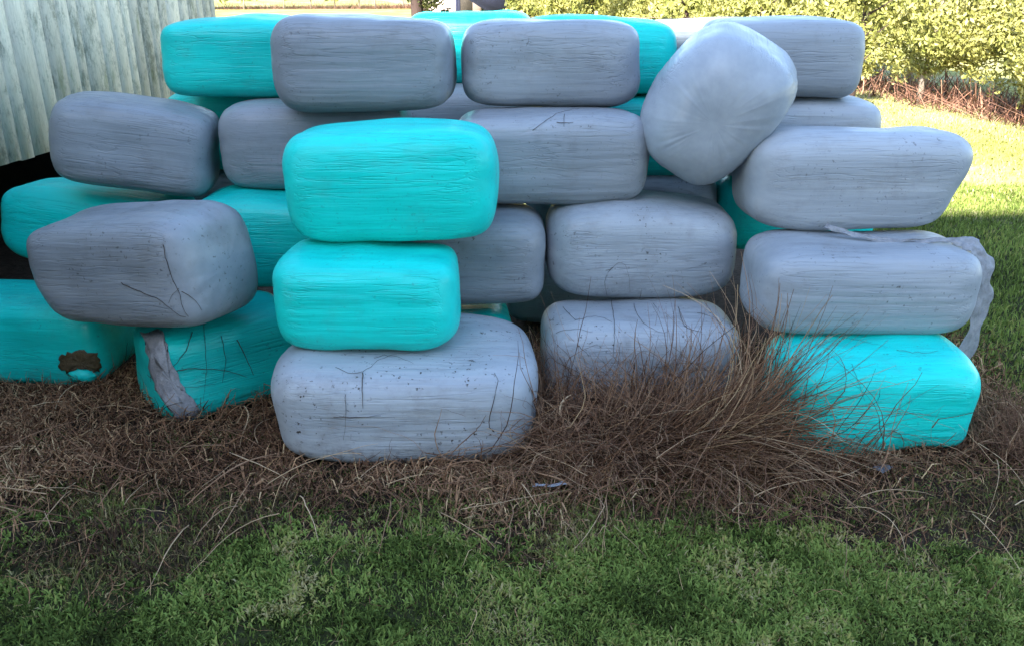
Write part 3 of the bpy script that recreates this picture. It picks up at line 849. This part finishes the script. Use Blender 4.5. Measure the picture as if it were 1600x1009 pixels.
vine('R1d', [[(880, 480), (900, 500), (930, 495), (960, 505)], [(955, 470), (960, 510), (958, 560)], [(990, 475), (1000, 500), (1030, 520), (1050, 515)], [(870, 520), (900, 515), (930, 520)], [(1060, 480), (1070, 510), (1100, 520)], [(1020, 475), (1035, 495)], [(905, 540), (925, 560)], [(1090, 490), (1120, 500), (1140, 530)]], "scribble of dark stems over the speckled weed-buried bale", .0022, .4)
vine('R1e', [[(1330, 570), (1342, 600), (1352, 630)], [(1340, 690), (1370, 670), (1395, 660)], [(1220, 640), (1245, 660), (1280, 675)], [(1230, 625), (1250, 640)], [(1390, 650), (1430, 645), (1475, 652)], [(1400, 548), (1440, 552), (1470, 548)], [(1250, 530), (1290, 525), (1330, 530), (1390, 545)]], "fine dark stems over the right teal ground bale", .0019, .5)

# scraps on the ground
def scrap(name, X, Y, w, l, label, mat, az):
    c = px_ground(X, Y, .03); mb_v = []
    K, J = 9, 6
    for i in range(K):
        for j in range(J):
            u, v = (i / (K - 1) - .5) * l, (j / (J - 1) - .5) * w
            mb_v.append((c.x + u * math.cos(az) - v * math.sin(az), c.y + u * math.sin(az) + v * math.cos(az), .05 + .012 * random.random() + .004 * math.sin(i * 1.3)))
    F_ = [(i * J + j, (i + 1) * J + j, (i + 1) * J + j + 1, i * J + j + 1) for i in range(K - 1) for j in range(J - 1)]
    o = np_mesh(name, mb_v, [np.array(F_)], mat, None, None, True)
    o.modifiers.new("sub", "SUBSURF").render_levels = 1
    o.modifiers.new("thick", "SOLIDIFY").thickness = .002
    tag(o, label, "plastic scrap")


scrap("plastic_scrap", 862, 765, .014, .15, "white strip of plastic lying in the grass below the weed heap", M["scrap"], .1)
scrap("plastic_scrap", 1378, 738, .05, .07, "crumpled grey plastic scrap below the right teal bale", M["grey_scrap"], .6)

# ------------------------------------------------------------------ timber shed at the left
shed = empty("timber_shed", (-3.4, 4.4, 0))
tag(shed, "weathered white timber shed of upright boards raised off the ground at the left", "shed")
inv = Matrix.Translation(-shed.location)
A = Vector((-2.84, 4.55, 0)); dv = Vector((.13, 1, 0)).normalized(); nv = Vector((dv.y, -dv.x, 0))
mb = MB(); t = -3.2
T_END = 2.95
while t < T_END:
    w = random.uniform(.09, .15) if random.random() < .7 else random.uniform(.15, .20)
    w = min(w, T_END - t)
    zb = .90 + random.uniform(-.006, .006); zt = 2.9
    lean = random.uniform(-.004, .004)
    R = Matrix(((dv.x, -nv.x, 0), (dv.y, -nv.y, 0), (0, 0, 1))) @ Matrix.Rotation(lean, 3, 'Y')
    c = A + dv * (t + w / 2) + nv * random.uniform(-.0015, .0015) + Vector((0, 0, (zb + zt) / 2)) - shed.location
    # dv x-axis, nv y-axis (thickness)
    mb.box(c, (w - random.choice((.002, .003, .004, .006, .009)), .022, zt - zb), R, random.random())
    t += w
mb.build("wall", M["board"], shed)
mb = MB()
back = A + dv * (-.3) - nv * .06 - shed.location
mb.box(back + Vector((0, 0, 1.93)), (5.9, .04, 1.9), Matrix(((dv.x, nv.x, 0), (dv.y, nv.y, 0), (0, 0, 1))), .2)
mb.build("wall_lining", M["timber_dark"], shed)
mb = MB()
Rw = Matrix(((dv.x, nv.x, 0), (dv.y, nv.y, 0), (0, 0, 1)))
mid = A + dv * (-.3) - nv * 1.7 - shed.location
mb.box(mid + Vector((0, 0, .93)), (5.8, 3.2, .10), Rw, .2)
mb.build("floor", M["timber_dark"], shed)
mb = MB()
mb.box(mid + Vector((0, 0, 2.98)), (6.2, 3.7, .06), Rw @ Matrix.Rotation(-.04, 3, 'X'), .5)
mb.build("roof", M["roof_iron"], shed)
mb = MB()
mb.box(mid - nv * 1.55 + Vector((0, 0, 1.45)), (5.7, .05, 2.9), Rw, .2)
mb.box(mid + dv * 2.9 + Vector((0, 0, 1.45)), (.05, 3.1, 2.9), Rw, .2)
mb.box(mid - dv * 2.9 + Vector((0, 0, 1.45)), (.05, 3.1, 2.9), Rw, .2)
mb.build("back_wall", M["timber_dark"], shed)  # unseen back and ends, carried to the ground to keep the underside dark
for t in (-2.9, -1.6, -.2, 1.2, 2.5):
    mb = MB(); mb.box(A + dv * t - nv * .10 - shed.location + Vector((0, 0, .44)), (.10, .10, .88), Rw, .2)
    mb.build("post", M["timber_dark"], shed)

# ------------------------------------------------------------------ unseen tall building added behind the viewer to shade the pile
SUN_EL, SUN_AZ = math.radians(34.5), math.radians(-24)      # sun behind the viewer, to the left
SL = math.tan(SUN_EL) / math.cos(SUN_AZ)
EDGE_Y, BY = 7.12, -12.0
BH = (EDGE_Y - BY) * SL
shade_barn = empty("shade_barn", (-3, BY - 5, 0))
tag(shade_barn, "tall pale building added unseen behind the viewer to cast shade over the pile", "shade_barn")
mb = MB(); mb.box((0, 0, (BH - .3) / 2), (26, 9.4, BH - .3)); mb.build("wall", M["shade_barn_wall"], shade_barn)
mb = MB()
mb.prism([(-13.4, 5.0, BH), (-13.4, 5.0, BH - .25), (-13.4, 0, BH + .3), (-13.4, 0, BH + .55)], (26.8, 0, 0))
mb.prism([(-13.4, -5.0, BH), (-13.4, 0, BH + .56), (-13.4, 0, BH + .29), (-13.4, -5.0, BH - .25)], (26.8, 0, 0))
mb.build("roof", M["roof_iron"], shade_barn)
for xd in (-6, 5):
    mb = MB(); mb.box((xd, 4.74, 2.2), (3.4, .10, 4.4)); mb.build("door", M["timber_dark"], shade_barn)

# ------------------------------------------------------------------ hedge and trees beyond
def leaf_cloud(P, size, out, tone):
    """two-triangle leaves (folded quads) at P with random tilt biased to `out`"""
    n = len(P)
    nrm = out + RNG.normal(0, .7, (n, 3)); nrm /= np.linalg.norm(nrm, axis=1)[:, None]
    a = np.cross(nrm, RNG.normal(0, 1, (n, 3))); a /= np.maximum(np.linalg.norm(a, axis=1), 1e-9)[:, None]
    b = np.cross(nrm, a); s = size[:, None]
    V = np.stack([P - a * s, P - b * s * .45 + nrm * s * .12, P + a * s, P + b * s * .45 + nrm * s * .12], 1).reshape(-1, 3)
    k = (np.arange(n) * 4)[:, None]
    F_ = np.concatenate([k + np.array([[0, 1, 2]]), k + np.array([[0, 2, 3]])])
    return V, F_, np.repeat(tone, 4)


def hedge(name, A, B, width, z0, z1, n, size, label, near_bias=1.0, trunks=12, tilt=0.0):
    root = empty(name, (A[0], A[1], 0)); tag(root, label, "hedge")
    A = np.array([A[0], A[1], 0.]); B = np.array([B[0], B[1], 0.]); L = np.linalg.norm(B - A)
    d = (B - A) / L; nn = np.array([-d[1], d[0], 0])      # left of travel = towards the yard
    u = RNG.random(n) ** near_bias
    th = RNG.uniform(-1.2, math.pi + .35, n)                 # around the section, open below
    dep = np.where(RNG.random(n) < .6, RNG.exponential(.07, n), RNG.random(n) * .7)
    s = u * L
    lump = .25 * (vnoise(np.stack([s * .9, th * 1.2, np.zeros(n)], 1), 61) - .5) * 2 + .16 * (vnoise(np.stack([s * 3, th * 3.2, np.zeros(n)], 1), 62) - .5) * 2
    rad = np.clip(1 + lump - dep, .2, 1.35)
    ex = lambda v: np.sign(v) * np.abs(v) ** .6
    c, si = ex(np.cos(th)), ex(np.sin(th))
    zc, zh = (z0 + z1) / 2, (z1 - z0) / 2
    P = A + d * s[:, None] + nn * (c * rad * width / 2)[:, None] + np.array([0, 0, 1.]) * (zc + si * zh * rad)[:, None]
    P += RNG.normal(0, .03, P.shape)
    gap = vnoise(P * 2.6, 63)
    keep = (gap > .22) & (P[:, 2] > z0 * .6 + .25 * vnoise(P * 1.7, 64))
    P, th2, rad2, s2 = P[keep], th[keep], rad[keep], s[keep]
    out = nn * np.cos(th2)[:, None] + np.array([0, 0, 1.]) * np.sin(th2)[:, None]
    tone = np.clip(.55 + .5 * (vnoise(P * 1.3, 65) - .5) + RNG.normal(0, .2, len(P)), 0, 1)
    sz = RNG.uniform(size[0], size[1], len(P)) * (1 + s2 / 22)
    V, F_, tn = leaf_cloud(P - A, sz, out, tone)
    np_mesh("foliage", V, [F_], M["hedge_leaf"], root, tn)
    # dead twigs at the foot
    m = 9000
    s = (RNG.random(m) ** 2.2) * L * .7
    base = A + d * s[:, None] + nn * (RNG.uniform(-.9, 1.0, m) * width / 2)[:, None]
    V, F_, tn = [], [], []
    up = np.stack([RNG.normal(0, .8, m), RNG.normal(0, .8, m), RNG.uniform(.3, 1, m)], 1); Lh = RNG.uniform(.15, .6, m)
    side = np.stack([-up[:, 1], up[:, 0], np.zeros(m)], 1) + RNG.normal(0, .2, (m, 3)); side /= np.linalg.norm(side, axis=1)[:, None]
    w = RNG.uniform(.004, .012, m)[:, None]
    tip = base + up * Lh[:, None]
    V = np.stack([base - side * w, base + side * w, tip + side * w * .4, tip - side * w * .4], 1).reshape(-1, 3) - A
    k = (np.arange(m) * 4)[:, None]
    np_mesh("twigs", V, [k + np.array([[0, 1, 2, 3]])], M["twig"], root, np.repeat(RNG.random(m), 4))
    for i in range(trunks):
        s = (i + random.uniform(.1, .8)) * (L * .35 / trunks)
        p = A + d * s + nn * random.uniform(.05, .38) * width
        mb = MB(); q = p - A
        h = z1 * .75; lx, ly = random.uniform(-.2, .2), random.uniform(-.2, .2)
        mb.tube([(q[0], q[1], -.02), (q[0] + lx * .2, q[1] + ly * .2, h * .3), (q[0] + lx * .7, q[1] + ly * .7, h * .65), (q[0] + lx, q[1] + ly, h)], [.06, .045, .03, .012], 8)
        for b_ in range(3):
            hh = h * random.uniform(.25, .7); a_ = random.uniform(0, 6.28)
            mb.tube([(q[0] + lx * .3, q[1] + ly * .3, hh), (q[0] + math.cos(a_) * .25, q[1] + math.sin(a_) * .25, hh + .3), (q[0] + math.cos(a_) * .5, q[1] + math.sin(a_) * .5, hh + .8)], [.022, .015, .006], 6)
        mb.build("trunk", M["bark_pale"], root, True)
    return root


hedge("hedge", (8.3, 9.5), (-3.5, 62), 1.9, .16, 3.4, 400000, (.025, .050), "long overgrown yellow-green hedge running back from the right edge, bare brown stems at its foot", 2.4, 14)
hedge("hedge", (-5, 66), (-46, 60), 3.0, .6, 4.5, 26000, (.10, .2), "far yellow-green hedge crossing the field behind the left bales", 1.0, 8)


def tree(x, y, h, cr, zc, label, n=2600, dark=.0, sz=(.03, .06), tr=.06, bark_m="bark_dark"):
    root = empty("young_tree", (x, y, 0)); tag(root, label, "tree", "young trees beyond the pile")
    mb = MB(); lx = random.uniform(-.15, .15)
    mb.tube([(0, 0, -.03), (lx * .3, 0, h * .3), (lx * .8, .03, h * .62), (lx, 0, h * .92)], [tr, tr * .8, tr * .5, tr * .15], 8)
    for i in range(9):
        hh = h * random.uniform(.25, .8); a_ = random.uniform(0, 6.28); r = cr * random.uniform(.5, .95)
        mb.tube([(lx * hh / h, 0, hh), (math.cos(a_) * r * .5, math.sin(a_) * r * .5, hh + r * .25), (math.cos(a_) * r, math.sin(a_) * r, hh + r * .6)], [tr * .35, tr * .22, tr * .08], 6)
    mb.build("trunk", M[bark_m], root, True)
    cs = [(RNG.normal(0, cr * .45), RNG.normal(0, cr * .45), zc + RNG.uniform(-.42, .5) * (h - zc) * 1.6, RNG.uniform(.22, .5) * cr) for _ in range(16)]
    P, O = [], []
    for c in cs:
        v = RNG.normal(0, 1, (n // 16, 3)); v /= np.linalg.norm(v, axis=1)[:, None]
        P.append(np.array(c[:3]) + v * (c[3] * RNG.uniform(.4, 1.05, len(v)))[:, None]); O.append(v)
    P = np.concatenate(P); O = np.concatenate(O)
    tone = np.clip(.5 - dark + RNG.normal(0, .22, len(P)), 0, 1)
    V, F_, tn = leaf_cloud(P, RNG.uniform(sz[0], sz[1], len(P)), O, tone)
    np_mesh("crown", V, [F_], M["hedge_leaf"], root, tn)


def at_px(X, D): return (X - 800) / F * (D * math.cos(PITCH) + 1.0 * math.sin(PITCH))


tree(at_px(1062, 14), 14, 3.0, .42, 1.6, "thin dark-stemmed young tree seen above the teal end of the middle top bales", dark=.15)
tree(at_px(1182, 15), 15, 3.0, .5, 1.75, "young yellow-green tree rising behind the tilted end-on bale", dark=.0)
tree(at_px(1338, 12.2), 12.2, 2.7, .5, 1.5, "bushy young tree just left of the hedge, behind the right top bale", dark=.05)
tree(at_px(655, 22), 22, 3.4, .75, 1.5, "dark reddish young tree beyond the dark grey top bale", dark=.85, sz=(.04, .08), tr=.19)
tree(at_px(812, 24), 24, 3.0, .5, 1.6, "young tree beside the navy hopper beyond the middle top bale", dark=.2, sz=(.04, .08))
tree(at_px(925, 26), 26, 3.2, .9, 1.6, "brownish young tree beyond the right half of the middle top bale", dark=.25, sz=(.05, .09))

# navy hopper bin and pale outbuilding far behind
D = 30
hp = empty("hopper_bin", (at_px(770, D), D, 0)); tag(hp, "dark navy steel hopper bin with a sloping side, far beyond the middle of the pile", "hopper")
mb = MB(); w = 1.35
mb.prism([(-1.3, -w / 2, 2.3), (-1.3, -w / 2, 1.62), (.12, -w / 2, .74), (.60, -w / 2, .74), (.60, -w / 2, 2.3)], (0, w, 0)); mb.build("body", M["navy"], hp)
mb = MB()
mb.box((-.35, 0, 2.33), (2.0, w + .1, .06)); mb.build("cover", M["roof_iron"], hp)
for sx in (-1.15, .5):
    for sy in (-w / 2 + .05, w / 2 - .05):
        mb = MB(); mb.box((sx, sy, .37 if sx > 0 else .78), (.09, .09, .74 if sx > 0 else 1.56)); mb.build("leg", M["navy"], hp)
D = 46
ob_ = empty("outbuilding", (at_px(712, D), D, 0)); tag(ob_, "pale pinkish outbuilding far beyond the gap in the top row", "outbuilding")
mb = MB(); mb.box((0, 0, 1.3), (2.6, 3.0, 2.6)); mb.build("wall", M["pink_wall"], ob_)
mb = MB(); mb.prism([(-1.5, -1.7, 2.6), (1.5, -1.7, 2.6), (0, -1.7, 3.5)], (0, 3.4, 0)); mb.build("roof", M["roof_iron"], ob_)
mb = MB(); mb.box((.5, -1.52, .95), (.8, .06, 1.9)); mb.build("door", M["timber_dark"], ob_)

# wire fence crossing the far field
wf = empty("wire_fence", (2.2, 19, 0)); tag(wf, "thin wire fence with slim posts crossing the sunlit field", "fence")
mb = MB()
for z in (.45, .8, 1.12): mb.tube([(-2.0, .5, z), (2.8, 0, z)], .006, 5)
mb.build("wire", M["wire"], wf)
for i, xx_ in enumerate((-2.0, -.4, 1.2, 2.8)):
    mb = MB(); mb.tube([(xx_, .3 - .1 * xx_, 0), (xx_, .3 - .1 * xx_, 1.25)], [.04, .035], 7); mb.build("post", M["bark_pale"], wf)

# ------------------------------------------------------------------ light
w = bpy.data.worlds.new("World"); scene.world = w; w.use_nodes = True
nt = w.node_tree; bg = nt.nodes["Background"]
sky = nt.nodes.new("ShaderNodeTexSky"); sky.sky_type = "NISHITA"; sky.sun_disc = False
sky.sun_elevation = SUN_EL
to_sun = Vector((math.sin(SUN_AZ) * math.cos(SUN_EL), -math.cos(SUN_AZ) * math.cos(SUN_EL), math.sin(SUN_EL)))
sky.sun_rotation = math.atan2(to_sun.x, to_sun.y)
sky.air_density = 1.0; sky.dust_density = .6; sky.ozone_density = 1.2
nt.links.new(sky.outputs[0], bg.inputs[0]); bg.inputs[1].default_value = .138
sd = bpy.data.lights.new("sun", "SUN"); sd.energy = 5.0; sd.angle = math.radians(.5); sd.color = (1.0, .94, .84)
so = bpy.data.objects.new("sun", sd); COL.objects.link(so); so.location = (0, -6, 20)
so.rotation_euler = (-to_sun).to_track_quat('-Z', 'Y').to_euler()

scene.view_settings.view_transform = "Standard"
scene.view_settings.look = "None"
scene.view_settings.exposure = 2.52
scene.view_settings.gamma = 1.0
scene.cycles.max_bounces = 6
